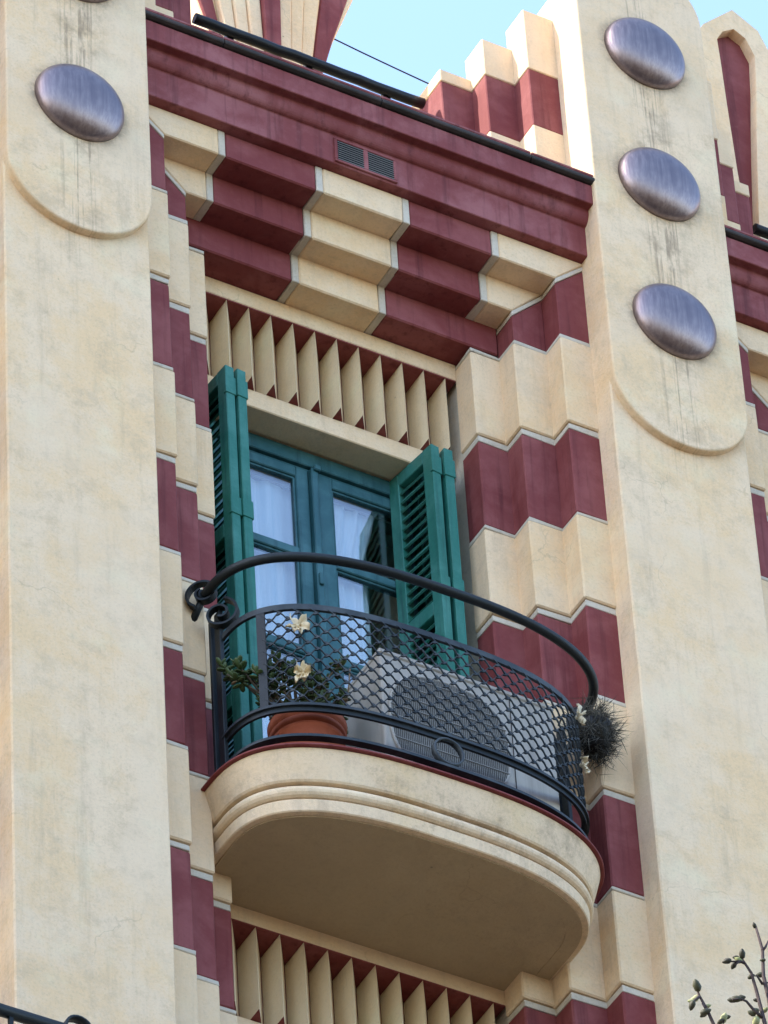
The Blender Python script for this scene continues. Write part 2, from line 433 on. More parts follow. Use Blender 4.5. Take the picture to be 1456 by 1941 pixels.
def cornice(dx):
    K = sub('cornice')
    x0, x1 = dx - .952, dx + 1.072
    prof = [(.30, 1.906), (.066, 1.906), (.064, 2.060)]
    for a in range(0, 9):                                      # cove
        t = a / 8 * math.pi / 2
        prof.append((.064 - .036 * math.sin(t), 2.125 - .062 * math.cos(t)))
    prof += [(.028, 2.1335), (-.010, 2.1335), (-.012, 2.238), (.30, 2.238)]
    prof = [(y, z) for y, z in prof]
    part(MB().prism(prof[::-1], x0, x1, 'x'), 'cornice_moulding', REDC, K, .003)
    cuts = [x0, dx - .60, dx + .10, dx + .78, x1]
    for i in range(4):
        mbx = MB()
        a, b = cuts[i] + .002, cuts[i + 1] - .002
        mbx.prism([(.34, 2.241), (-.018, 2.241), (-.032, 2.247), (-.034, 2.262), (-.026, 2.272), (.34, 2.30)][::-1], a, b, 'x')
        part(mbx, 'cap_tile', TAR, K, .003)
        part(cbox(a, b, -.028, -.016, 2.2735, 2.2885), 'cap_lip', REDC, K, .003)
    return K

def vent(dx, K):
    v = MB()
    x0, x1, z0, z1 = dx - .078, dx + .200, 1.914, 2.048
    fr = [(x0, x1, z1 - .012, z1), (x0, x1, z0, z0 + .012), (x0, x0 + .014, z0 + .012, z1 - .012), (x1 - .014, x1, z0 + .012, z1 - .012), (dx + .052, dx + .072, z0 + .012, z1 - .012)]
    for a, b, c, d in fr: v.box(a, b, .056, .068, c, d)
    part(v, 'vent_frame', REDC, K, .002)
    part(cbox(x0 + .002, x1 - .002, .0615, .0655, z0 + .002, z1 - .002), 'vent_back', BLACK, K)
    for a, b in ((x0 + .0145, dx + .0515), (dx + .0725, x1 - .0145)):
        for i in range(9):
            zc = z0 + .019 + i * .0121
            part(MB().prism([(.0615, zc + .004), (.0565, zc - .002), (.0565, zc - .0045), (.0615, zc + .0015)], a, b, 'x'), 'vent_louver', GREYG, K)

def slats(dx, dz=0.0, lintel=True):
    S = sub('sawtooth_panel')
    xa, xb = dx + XL[3], dx + mir(XL[3])
    part(cbox(xa, xb, .455, .64, 1.381 + dz, 1.466 + dz), 'top_band', CREAM, S, .003)
    part(cbox(xa + .001, xb - .001, .458, .64, 1.375 + dz, 1.3805 + dz), 'band_soffit', RED, S)
    part(cbox(xa, xb, .600, .66, 1.0 + dz, 1.3745 + dz), 'back_panel', RED, S)
    pitch = .0968
    def P(x, w):
        b = MB()
        poly = [(x, .457), (x + w, .599), (x, .599)]
        b.prism(poly, 1.001 + dz, 1.3742 + dz, 'z')
        for i in range(5): pass
        b.mi = [1, 1, 0, 0, 0]
        return b
    for k in range(-2, 12):
        x = dx - .365 + pitch * k
        if x < xa: continue
        if x > xb - .01: continue
        part(P(x, min(pitch - .003, xb - x - .002)), 'fin', [FINC, RED], S)
    if lintel:
        part(cbox(xa, xb, .520, .640, .907 + dz, .9995 + dz), 'lintel', CREAM, S, .004)
    return S

def pilaster(xc, z_low=-4.6):
    Pm = empty('pilaster', (xc, 0, -GZ), B)
    h = .3045
    def arch(z0, z1, n=20, hh=h, bottom=False):
        pts = []
        if bottom:
            for i in range(n + 1):
                a = math.pi + math.pi * i / n; pts.append((hh * math.cos(a), z0 + .295 * math.sin(a)))
        else: pts += [(-hh, z0), (hh, z0)]
        for i in range(n + 1):
            a = math.pi * i / n; pts.append((hh * math.cos(a), z1 + hh * math.sin(a)))
        return pts
    part(MB().prism(arch(z_low, 3.45), 0, .64), 'shaft', PILA, Pm, .006)
    part(MB().prism(arch(1.20, 3.45, 28, h + .0015, True), -.034, .30), 'plaque', PILA, Pm, .008, seg=2)
    for z in (1.575, 2.358, 3.135):
        d = MB()
        pr = [(.187, 0.0), (.187, .006)]
        for i in range(1, 15):
            a = math.pi / 2 * i / 14; pr.append((.187 * math.cos(a) ** .85 if i < 14 else .001, .006 + .082 * math.sin(a)))
        d.lathe(pr, k=56)
        d.v = [(x, -z2, y) for x, y, z2 in d.v]
        part(d, 'dome', METAL, Pm, loc=(0, -.034, z))
    return Pm

def stack(dx, side):
    """stepped block on the roof edge beside a pilaster"""
    S = sub('roof_step_block')
    tops = [3.38, 3.24, 3.095]; ys = [.153, .262, .372]
    xs = [-.952, -.80, -.66, -.515]
    for i in range(3):
        a, b = xs[i] - (.03 if i else 0), xs[i + 1]
        for z0, z1, mat, pr in ((2.25, 2.69, CREAM, .002), (2.69, 3.025, RED, 0), (3.025, tops[i], CREAM, .003)):
            p, q = xr(a, b + pr, side)
            part(cbox(dx + p, dx + q, ys[i] - pr, ys[i] + (.14 if i < 2 else .42), z0 + .0005, z1 - .0005), 'block', mat, S, .004)
    return S

def fan(dx):
    """flared crest of tapering petals standing on the roof edge"""
    F = sub('crest_fan')
    cx = dx + .045; y = .70
    # borders at z 3.30 and 3.72 (half widths), extrapolated
    def edge(k, z):
        lo, hi = k
        t = (z - 3.30) / .42
        return lo + (hi - lo) * t
    E = [(.037, .048), (.095, .112), (.150, .180), (.205, .258), (.265, .385)]
    tops = [4.95, 4.9, 4.82, 4.72, 4.25]
    def petal(l, r_, top, mat, y0, arch, name='petal'):
        z0 = 2.6
        r = lambda z: max(r_(z), l(z) + .03)
        L = (l(z0), z0); Rr = (r(z0), z0)
        pts = [L, Rr]
        zz = [2.7, 3.1, 3.5, 3.9, 4.25]
        for z in zz:
            if z < top: pts.append((r(z), z))
        w = (r(top) - l(top)); c = (r(top) + l(top)) / 2
        for i in range(9):
            a = math.pi * i / 8
            pts.append((c + w / 2 * math.cos(a), top + (w * .75 if arch else w * .5) * math.sin(a) ** 1.0))
        for z in zz[::-1]:
            if z < top: pts.append((l(z), z))
        part(MB().prism([(cx + x, z) for x, z in pts], y0, y + .25), name, mat, F, .006)
    part(cbox(cx - .30, cx + .30, y + .062, y + .24, 2.2, 2.95), 'crest_base', CREAM, F, .005)
    petal(lambda z: -edge(E[0], z), lambda z: edge(E[0], z), tops[0], RED, y - .02, False)
    for sgn in (-1, 1):
        for i in range(3):
            f0 = (lambda z, i=i: edge(E[i], z)); f1 = (lambda z, i=i: edge(E[i + 1], z))
            if sgn > 0: petal(f0, f1, tops[1 + i], CREAM, y + .012 * i, False)
            else: petal((lambda z, f=f1: -f(z)), (lambda z, f=f0: -f(z)), tops[1 + i], CREAM, y + .012 * i, False)
        g0 = lambda z: edge(E[3], z) + .012 + max(0, (z - 3.8) * .05)
        g1 = lambda z: edge(E[4], z)
        r1 = lambda z: edge(E[4], z) + .004 + max(0, (z - 3.7) * .13)
        r0 = lambda z: edge(E[3], z)
        if sgn > 0:
            petal(g0, g1, tops[4], RED, y + .048, True); petal(r0, r1, tops[4] + .05, CREAM, y + .056, True, 'petal_rim')
        else:
            petal(lambda z: -g1(z), lambda z: -g0(z), tops[4], RED, y + .048, True); petal(lambda z: -r1(z), lambda z: -r0(z), tops[4] + .05, CREAM, y + .056, True, 'petal_rim')
    return F

def lobe(dx):
    """round-headed crest pier with a recessed red drop-shaped panel"""
    L = sub('crest_pier')
    inn = [(2.225, 2.40), (2.178, 2.97), (2.160, 3.324), (2.148, 3.741), (2.143, 4.00), (2.138, 4.14), (2.172, 4.205), (2.232, 4.25), (2.288, 4.218), (2.326, 4.123), (2.312, 3.90), (2.291, 3.689), (2.262, 3.35), (2.236, 3.017)]
    out = [(2.215, 2.30), (2.085, 2.97), (2.078, 3.324), (2.050, 3.741), (2.032, 3.95), (2.030, 4.12), (2.075, 4.205), (2.236, 4.375), (2.360, 4.30), (2.425, 4.14), (2.428, 3.90), (2.428, 3.689), (2.428, 3.35), (2.428, 2.60)]
    y0, y1, n = .50, .90, len(inn); b = MB()
    b.v += [(dx + x, y0, z) for x, z in out] + [(dx + x, y0, z) for x, z in inn] + [(dx + x, y0 + .05, z) for x, z in inn] + [(dx + x, y1, z) for x, z in out]
    for i in range(n):
        j = (i + 1) % n
        b.face((i, j, n + j, n + i)); b.face((n + i, n + j, 2 * n + j, 2 * n + i)); b.face((j, i, 3 * n + i, 3 * n + j))
    b.face([3 * n + i for i in range(n)])
    part(b, 'arched_frame', CREAM, L)
    b = MB(); b.prism([(dx + x, z) for x, z in inn][::-1], y0 + .049, y0 + .07); part(b, 'inset_panel', RED, L)
    part(cbox(dx + 2.10, dx + 2.42, .56, .88, 2.2, 2.62), 'pier_base', CREAM, L)
    return L

for d in (-1, 0, 1):
    dx = d * BAY
    jamb(dx, -1); jamb(dx, 1)
    if True:
        corbel(dx); K = cornice(dx); stack(dx, -1); stack(dx, 1)
        if d == 1: lobe(0)
        else: fan(dx)
        if d == 0: vent(dx, K)
        pw = sub('parapet')
        part(cbox(dx - .50, dx + .60, .47, .66, 2.2, 2.885), 'parapet_wall', CREAM, pw, .005)
        pts = [(dx - .468 + 1.05 * i / 14, .43 + random.uniform(-.002, .002), 2.912 + random.uniform(-.003, .003)) for i in range(15)]
        part(MB().tube(pts, .023, 12), 'coping_roll', BLACK, pw)
        for q in (-.3, .06, .42): part(cbox(dx + q - .015, dx + q + .015, .44, .50, 2.88, 2.915), 'coping_bracket', BLACK, pw)
        slats(dx); slats(dx, -3.165, True)
for xc in (-1.2525 - BAY, -1.2525, 1.369, 1.369 + BAY): pilaster(xc)

# ------------------------------------------------------------------ balcony
def outline(half, front, y0, n=2.5, c=.06, N=56, yend=None):
    pts = []
    A = y0 - front
    for i in range(N + 1):
        t = math.pi * i / N; cs, sn = math.cos(t), math.sin(t)
        pts.append((c - half * math.copysign(abs(cs) ** (2 / n), cs), y0 - A * abs(sn) ** (2 / n)))
    if yend is not None and yend > y0:
        pts = [(c - half, yend)] + pts + [(c + half, yend)]
    return pts
BL = sub('balcony_slab')
TOP = -1.455
def ring_loft(prof, yend, name, mat, c=.08):
    """prof: list of (half, front, z); lofts the bowed outline through the profile, open at the wall, capped"""
    mbx = MB(); loops = []
    for half, fr, z in prof:
        pts = outline(half, fr, .20, 2.7, c, 64, yend); loops.append(len(mbx.v)); mbx.v += [(x, y, z) for x, y in pts]
    n = len(pts)
    for i in range(len(prof) - 1):
        a, b = loops[i], loops[i + 1]
        for j in range(n - 1): mbx.face((a + j, a + j + 1, b + j + 1, b + j), 0, False)
        mbx.face((a + n - 1, a, b, b + n - 1))
    mbx.face([loops[0] + j for j in range(n)][::-1]); mbx.face([loops[-1] + j for j in range(n)])
    o = part(mbx, name, mat, BL)
    return o
W0, F0, SC = .78, -.240, .08
ring_loft([(W0 - .003, F0 + .003, -1.4685), (W0, F0, -1.4665), (W0, F0, -1.4610), (W0 - .010, F0 + .010, -1.457)], .46, 'drip_edge', RED)
def off(o_, z): return (W0 - o_, F0 + o_, z)
prof = [off(.092, -1.7165), off(.072, -1.716), off(.068, -1.712), off(.062, -1.670), off(.066, -1.664), off(.092, -1.660)]
for i in range(9):
    a = -math.pi / 2 + math.pi * i / 8; prof.append(off(.076 - .028 * math.cos(a), -1.631 + .027 * math.sin(a)))
prof += [off(.088, -1.603), off(.088, -1.597), off(.052, -1.595), off(.046, -1.588), off(.030, -1.530), off(.015, -1.4705)]
ring_loft(prof, .459, 'moulded_edge', MOLD)
# soffit: raised rim and flat panel
def ring(o1, o2, z0, z1, name, mat, yend=.457):
    p1 = outline(W0 - o1, F0 + o1, .20, 2.7, SC, 64, yend); p2 = outline(W0 - o2, F0 + o2, .20, 2.7, SC, 64, yend)
    mbx = MB(); n = len(p1)
    for pts, z in ((p1, z0), (p2, z0), (p2, z1), (p1, z1)): mbx.v += [(x, y, z) for x, y in pts]
    for j in range(n - 1):
        for a, b in ((0, 1), (1, 2), (2, 3), (3, 0)): mbx.face((a * n + j, b * n + j, b * n + j + 1, a * n + j + 1))
    return part(mbx, name, mat, BL)
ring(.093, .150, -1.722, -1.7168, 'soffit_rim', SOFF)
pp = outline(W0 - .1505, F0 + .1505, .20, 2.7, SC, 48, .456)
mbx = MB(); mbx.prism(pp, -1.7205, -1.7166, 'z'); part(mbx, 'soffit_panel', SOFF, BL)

RL = sub('balcony_railing')
HB, FB, YB, CB = .71, -.200, .15, .08
def bar_path(z, half=HB, fr=FB, y0=YB, yend=None, N=72): return [(x, y, z) for x, y in outline(half, fr, y0, 2.7, CB, N, yend)]
def flat(w_, h_): return [(-w_ / 2, -h_ / 2), (w_ / 2, -h_ / 2), (w_ / 2, h_ / 2), (-w_ / 2, h_ / 2)]
part(MB().sweep(bar_path(-.775), flat(.012, .026), sm=False), 'top_bar', DUST, RL)
part(MB().sweep(bar_path(-1.250), flat(.030, .012), sm=False), 'middle_bar', DUST, RL)
part(MB().sweep(bar_path(-1.266), flat(.010, .020), sm=False), 'middle_bar_web', IRON, RL)
part(MB().sweep(bar_path(-1.398), flat(.030, .012), sm=False), 'bottom_bar', DUST, RL)
HC, HZ = .10, -.56
hp = [(x, y, HZ) for x, y in outline(.78, -.24, .16, 2.6, HC, 84, .172)]
part(MB().tube(hp, .0185, 14), 'handrail', IRON, RL)
for sgn in (-1, 1):
    xs = CB + sgn * (HB + .004)
    part(cbox(xs - .008, xs + .008, .135, .175, TOP, -.64), 'post', IRON, RL, .002)
    part(cbox(xs - .017, xs + .017, .185, .203, TOP, -.66), 'post', IRON, RL, .002)
    xe_ = HC + sgn * .78
    part(MB().tube([(xe_, .165, HZ), (xe_, .186, HZ)], .026, 12), 'collar', IRON, RL)
    part(MB().tube([(xe_, .170, HZ - .004), (xe_ + sgn * .012, .20, HZ - .045), (xe_ + sgn * .022, .232, HZ - .095)], .014, 8), 'wall_anchor', IRON, RL)
    hx = Vector((-sgn * .72, -.69, 0)); nx_ = Vector((sgn * .69, -.72, 0))
    c1 = Vector((xe_ + sgn * .004, .168, HZ + .004))
    pts = []
    for i in range(40):
        a = R_(-62 + i * 12.5); r = .068 - .0012 * i
        pts.append(c1 + hx * (-r * math.cos(a)) + Vector((0, 0, r * math.sin(a))))
    part(MB().sweep(pts, flat(.009, .030), sm=False, up=nx_), 'scroll', IRON, RL)
    c2 = Vector((xe_ - sgn * .040, .128, HZ - .112))
    pts = []
    for i in range(44):
        a = R_(75 - i * 13.0); r = .072 - .00135 * i
        pts.append(c2 + hx * (r * math.cos(a)) + Vector((0, 0, r * math.sin(a))))
    part(MB().sweep(pts, flat(.009, .030), sm=False, up=nx_), 'scroll', IRON, RL)
# second posts where the mesh begins
ol = outline(HB, FB, YB, 2.7, CB, 400)
acc = [0.0]
for i in range(1, len(ol)): acc.append(acc[-1] + math.dist(ol[i], ol[i - 1]))
LEN = acc[-1]
def at(s_):
    s_ = max(0, min(LEN - 1e-6, s_))
    lo = 0
    import bisect
    i = min(len(acc) - 2, bisect.bisect_right(acc, s_) - 1)
    t = (s_ - acc[i]) / max(1e-9, acc[i + 1] - acc[i])
    a, b = ol[i], ol[i + 1]
    d = Vector((b[0] - a[0], b[1] - a[1], 0)).normalized()
    return Vector((a[0] + (b[0] - a[0]) * t, a[1] + (b[1] - a[1]) * t, 0)), d
def s_of_x(x):
    return min(range(len(ol)), key=lambda i: abs(ol[i][0] - x) + (0 if ol[i][1] < .14 else 1))
S0 = acc[s_of_x(-.573)]; S1 = LEN - acc[s_of_x(-.612)]
for s_ in (S0, S1):
    p, d = at(s_); nrm = Vector((d.y, -d.x, 0))
    pth = [p + Vector((0, 0, -1.25)), p + Vector((0, 0, -.775))]
    mb2 = MB()
    q = [p + d * a + nrm * b for a, b in ((-.016, -.005), (.016, -.005), (.016, .005), (-.016, .005))]
    mb2.v = [(v.x, v.y, -1.25) for v in q] + [(v.x, v.y, -.775) for v in q]
    for f_ in ((3, 2, 1, 0), (4, 5, 6, 7), (0, 1, 5, 4), (1, 2, 6, 5), (2, 3, 7, 6), (3, 0, 4, 7)): mb2.face(f_)
    part(mb2, 'post', IRON, RL)
# expanded metal mesh
mesh = MB()
zb, zt = -1.245, -.785
rows = 16; hh = (zt - zb) / rows; ww = .066
nc = round((S1 - S0) / ww); ww = (S1 - S0) / nc
for r in range(rows + 1):
    z = zb + r * hh; ph = 0 if r % 2 else math.pi
    path = []; nn = nc * 8
    up_pts = []
    for i in range(nn + 1):
        s_ = S0 + (S1 - S0) * i / nn; p, d = at(s_); nrm = Vector((d.y, -d.x, 0))
        cph = math.cos(2 * math.pi * (s_ - S0) / ww + ph)
        tri = max(-1, min(1, 1.25 * cph))
        a = hh * .44
        if r in (0, rows): a *= .4
        zc = z + a * tri
        th = .0024 + .0042 * max(0, abs(cph) - .75) / .25
        tilt = .0045 * math.sin(2 * math.pi * (s_ - S0) / ww + ph)
        up_pts.append((p + nrm * tilt, zc, th, nrm))
    b0 = len(mesh.v)
    for p, zc, th, nrm in up_pts:
        for dn, dz_ in ((-.0034, -th), (.0034, -th), (.0034, th), (-.0034, th)):
            q = p + nrm * dn; mesh.v.append((q.x, q.y, zc + dz_))
    for i in range(nn):
        for j in range(4):
            j2 = (j + 1) % 4
            mesh.face((b0 + i * 4 + j, b0 + i * 4 + j2, b0 + i * 4 + 4 + j2, b0 + i * 4 + 4 + j))
part(mesh, 'expanded_mesh', DUST, RL)
rg = [Vector((.075 + .058 * math.cos(2 * math.pi * i / 40), FB, -1.324 + .058 * math.sin(2 * math.pi * i / 40))) for i in range(40)]
part(MB().sweep(rg, [(-.0035, -.012), (.0035, -.012), (.0035, .012), (-.0035, .012)], closed=True, sm=True, up=(0, 1, 0)), 'ring', DUST, RL)

# metal flowers fixed on the mesh
def flower(name, pos, nrm, seed, label):
    rnd = random.Random(seed); nrm = Vector(nrm).normalized(); t = Vector((0, 0, 1)).cross(nrm).normalized(); u = nrm.cross(t)
    b = MB()
    for k in range(6):
        a = 2 * math.pi * k / 6 + rnd.uniform(-.45, .45); tw = rnd.uniform(-.012, .016); dirv = t * math.cos(a) + u * math.sin(a); sidev = nrm.cross(dirv)
        L = rnd.uniform(.024, .048); W = rnd.uniform(.010, .021); base = len(b.v); n = 6
        for i in range(n + 1):
            f_ = i / n; wd = W * math.sin(math.pi * (.10 + .82 * f_)) ; lift = .010 + .022 * f_ ** 2 + rnd.uniform(-.002, .002) - (.016 * max(0, f_ - .7) / .3)
            c = Vector(pos) + dirv * (L * f_ + .003) + nrm * lift
            for q in (-1, -.35, .35, 1):
                b.v.append(tuple(c + sidev * wd * q + nrm * (.012 * abs(q) ** 2 + tw * q * f_ + rnd.uniform(-.004, .004))))
        for i in range(n):
            for j in range(3): b.face((base + i * 4 + j, base + i * 4 + j + 1, base + i * 4 + 5 + j, base + i * 4 + 4 + j), 0, True)
    b.blob(Vector(pos) + nrm * .012, (t * .009, u * .009, nrm * .012), 0, 8, 5)
    o_ = b.build(name, GOLD)
    so = o_.modifiers.new('thick', 'SOLIDIFY'); so.thickness = .0008
    tag(o_, label, 'ornament', 'metal flowers on the balcony mesh')
for px, py, pz, sd_, lb in ((-.468, -.120, -.88, 1, 'upper gilt metal flower on the mesh above the terracotta pot'), (-.458, -.126, -1.11, 2, 'lower gilt metal flower on the mesh just above the terracotta pot'),
                       (.688, -.030, -.79, 3, 'upper gilt metal flower on the mesh beside the dark spiky plant'), (.690, -.030, -1.02, 4, 'lower gilt metal flower on the mesh below the dark spiky plant')):
    i = min(range(len(ol)), key=lambda i: (ol[i][0] - px) ** 2 + (ol[i][1] - py) ** 2)
    d = Vector((ol[i + 1][0] - ol[i - 1][0], ol[i + 1][1] - ol[i - 1][1], 0)).normalized()
    flower('metal_flower', (ol[i][0], ol[i][1], pz), (d.y, -d.x, 0), sd_, lb)

# ------------------------------------------------------------------ French door
DR = sub('french_door')
yd = .655
def db(name, x0, x1, z0, z1, y0=yd, y1=yd + .05, mat=TEAL, bev=.004): return part(cbox(x0, x1, y0, y1, z0, z1), name, mat, DR, bev)
db('frame_head', -.49, .575, .832, .906, .645, .74); db('frame_stile', -.49, -.432, -1.45, .8315, .645, .74); db('frame_stile', .532, .575, -1.45, .8315, .645, .74)
db('frame_head', -.432, .532, .818, .831, .662, .70)
db('sill', -.49, .575, -1.455, -1.42, .60, .74)
for (a, b, g0, g1) in ((-.430, .074, -.290, .019), (.108, .530, .178, .470)):
    db('stile', a, g0, -1.418, .816); db('stile', g1, b, -1.418, .816)
    db('top_rail', g0, g1, .766, .816); db('glazing_bar', g0, g1, .345, .386); db('glazing_bar', g0, g1, -.16, -.12); db('kick_panel', g0, g1, -1.418, -.75, yd + .01, yd + .04)
    db('middle_rail', g0, g1, -.749, -.68)
    for z0, z1 in ((.3865, .7655), (-.1195, .3445), (-.6795, -.1605)):
        db('pane', g0 + .001, g1 - .001, z0, z1, yd + .020, yd + .024, GLASS, 0)
        # slim inner bead
        bd = MB(); t_ = .008
        bd.box(g0, g0 + t_, yd + .010, yd + .019, z0, z1); bd.box(g1 - t_, g1, yd + .010, yd + .019, z0, z1)
        bd.box(g0 + t_, g1 - t_, yd + .010, yd + .019, z1 - t_, z1); bd.box(g0 + t_, g1 - t_, yd + .010, yd + .019, z0, z0 + t_)
        part(bd, 'glazing_bead', TEAL, DR)
db('astragal', .076, .106, -1.418, .817, .632, .70)
db('astragal', .1065, .1075, -1.418, .816, .66, .70, IRON)
db('bolt', .085, .112, .800, .828, .618, .640, TEAL, .004)
db('bolt', .082, .100, .20, .26, .622, .6315, TEAL, .003)
# curtains inside
def curtain(x0, xfun, z0, z1, y, label, seed):
    rnd = random.Random(seed); b = MB(); nx, nz = 46, 26
    ph = [rnd.uniform(0, 6) for _ in range(4)]
    for j in range(nz + 1):
        z = z0 + (z1 - z0) * j / nz; x1 = xfun(z)
        for i in range(nx + 1):
            f_ = i / nx; x = x0 + (x1 - x0) * f_
            yy = y + .0075 * math.sin(f_ * 23 + ph[0] + .25 * math.sin(z * 2)) + .0035 * math.sin(f_ * 51 + ph[1] + z * .6) + .003 * math.sin(z * 3 + ph[2] + f_ * 5)
            b.v.append((x, yy, z))
    for j in range(nz):
        for i in range(nx): q = j * (nx + 1) + i; b.face((q, q + 1, q + nx + 2, q + nx + 1), 0, True)
    o_ = b.build('curtain', CURT); tag(o_, label, 'curtain', 'curtains behind the balcony door')
    so = o_.modifiers.new('thick', 'SOLIDIFY'); so.thickness = .002
    return o_
curtain(-.40, lambda z: .105, -1.40, .752, .722, 'full white net curtain behind the left leaf of the balcony door', 3)
curtain(.15, lambda z: (.396 if z > .72 else (.396 - (.72 - z) * .26 if z > .47 else .331 + min(.02, (.47 - z) * .1))), -1.40, .757, .722, 'white net curtain half drawn behind the right leaf of the balcony door', 4)
rod = MB().tube([(-.46, .722, .762), (.56, .722, .762)], .004, 8).build('curtain_rod', WHITE); tag(rod, 'thin pale curtain rod behind the top of the balcony door', 'curtain rod')
ih = MB(); ih.box(-.49, .575, .80, .83, .82, .86); ih.box(-.49, .575, .80, .86, .78, .90)
part(ih, 'inner_blind_box', ROOM, DR)

# ------------------------------------------------------------------ shutters
LOUV = {}
def shutter(x0, y0, x1, y1, th, sgn):
    """leaf from the hinge (x0,y0) to the free edge (x1,y1), thickness th"""
    Wd = math.hypot(x1 - x0, y1 - y0); ang = math.atan2(y1 - y0, x1 - x0)
    L = empty('shutter', (x0, y0, -GZ), B); L.rotation_euler = (0, 0, ang)
    z0, z1 = -1.43, .903; sw = .058; h = th / 2
    def p(name, a, b, c, d, y_=h, bev=.003): return part(cbox(a, b, -y_, y_, c, d), name, GREEN, L, bev)
    p('stile', 0, sw, z0, z1); p('stile', Wd - sw, Wd, z0, z1)
    p('top_rail', sw, Wd - sw, z1 - .065, z1, h - .001); p('middle_rail', sw, Wd - sw, .045, .115, h - .001); p('middle_rail', sw, Wd - sw, -.80, -.73, h - .001); p('bottom_rail', sw, Wd - sw, z0, z0 + .10, h - .001)
    key = (round(Wd, 3), sgn)
    if key not in LOUV:
        b = MB(); t_ = R_(31)
        l = .0268; tt = .0040
        # slat cross-section in the local (y, z) plane
        sx = sgn
        d = Vector((sx * math.sin(t_) * l, math.cos(t_) * l)); nn = Vector((-d.y, d.x)).normalized() * tt
        poly = [(-d.x - nn.x, -d.y - nn.y), (d.x - nn.x, d.y - nn.y), (d.x + nn.x, d.y + nn.y), (-d.x + nn.x, -d.y + nn.y)]
        b.prism(poly, sw - .002, Wd - sw + .002, 'x'); LOUV[key] = b.mesh('louver', GREEN)
    for a, b in ((.115, z1 - .065), (-.73, .045), (z0 + .10, -.80)):
        n = int((b - a) / .0475); st = (b - a) / n
        for i in range(n):
            o_ = bpy.data.objects.new('louver', LOUV[key]); COL.objects.link(o_); o_.parent = L; o_.location = (0, 0, a + st * (i + .5)); o_.rotation_euler = (random.uniform(-.05, .05), random.uniform(-.008, .008), 0)
    for z in (.80, .17, -.62):      # hinges between the two leaves
        part(cbox(Wd - .012, Wd + .004, -h - .004, h + .004, z - .045, z + .045), 'hinge', GREEN, L, .002)
    return L
# right pair: inner leaf stands slightly open, outer leaf behind it
shutter(.450, .655, .492, .392, .040, 1)
shutter(.545, .655, .548, .388, .040, 1)
shutter(-.445, .640, -.420, .362, .040, 1)
shutter(-.398, .640, -.370, .360, .040, 1)

# ------------------------------------------------------------------ air conditioner
AC = empty('air_conditioner', (.25, .06, TOP)); tag(AC, 'off white air conditioner outdoor unit with round fan grille standing on the balcony', 'air conditioner')
ax0, ax1, ay0, ay1, az0, az1 = -.365, .355, -.155, .145, .035, .645
part(cbox(ax0, ax1, ay0 + .004, ay1, az0, az1), 'casing', WHITE, AC, .012, seg=3)
part(cbox(ax0 - .004, ax1 + .004, ay0 - .002, ay1 + .004, az1 - .018, az1 + .006), 'lid', WHITE, AC, .005)
for q in (-.25, .25): part(cbox(q - .03, q + .03, -.13, .12, 0, .034), 'foot', DARKG, AC, .003)
gx, gz, gr = -.095, .335, .245
def half_h(x):                              # rounded opening of the fan
    q = abs(x - gx) / gr
    return gr * (1 - q ** 2.6) ** (1 / 2.6) if q < 1 else 0.0
NG = 40
og = [(gx + gr * math.copysign(abs(math.cos(2 * math.pi * i / NG)) ** .77, math.cos(2 * math.pi * i / NG)), gz + gr * math.copysign(abs(math.sin(2 * math.pi * i / NG)) ** .77, math.sin(2 * math.pi * i / NG))) for i in range(NG)]
part(MB().prism(og, ay0 + .0015, ay0 + .02), 'fan_recess', MIDG, AC)
part(MB().tube([(x, ay0 - .001, z) for x, z in og], .006, 6, closed=True, up=(0, 1, 0)), 'grille_rim', WHITE, AC)
sp = MB(); x = gx - gr + .008
while x < gx + gr - .004:
    h_ = half_h(x); sp.box(x - .0016, x + .0016, ay0 - .006, ay0 - .002, gz - h_, gz + h_); x += .0078
part(sp, 'grille_wires', GREYG, AC)
for i in range(-4, 5):
    z = gz + i * .052; q = abs(z - gz) / gr; wv = gr * (1 - q ** 2.6) ** (1 / 2.6)
    part(cbox(gx - wv, gx + wv, ay0 - .009, ay0 - .0065, z - .002, z + .002), 'grille_bar', GREYG, AC)
fin = MB()
for i in range(58):
    x = ax0 + .05 + i * .0088
    fin.box(x, x + .0032, ay0 - .003, ay0 + .006, .045, .085)
part(fin, 'lower_louvers', GREYG, AC)
part(cbox(.17, .171, ay0 - .001, ay0 + .01, .05, .62), 'panel_seam', DARKG, AC)

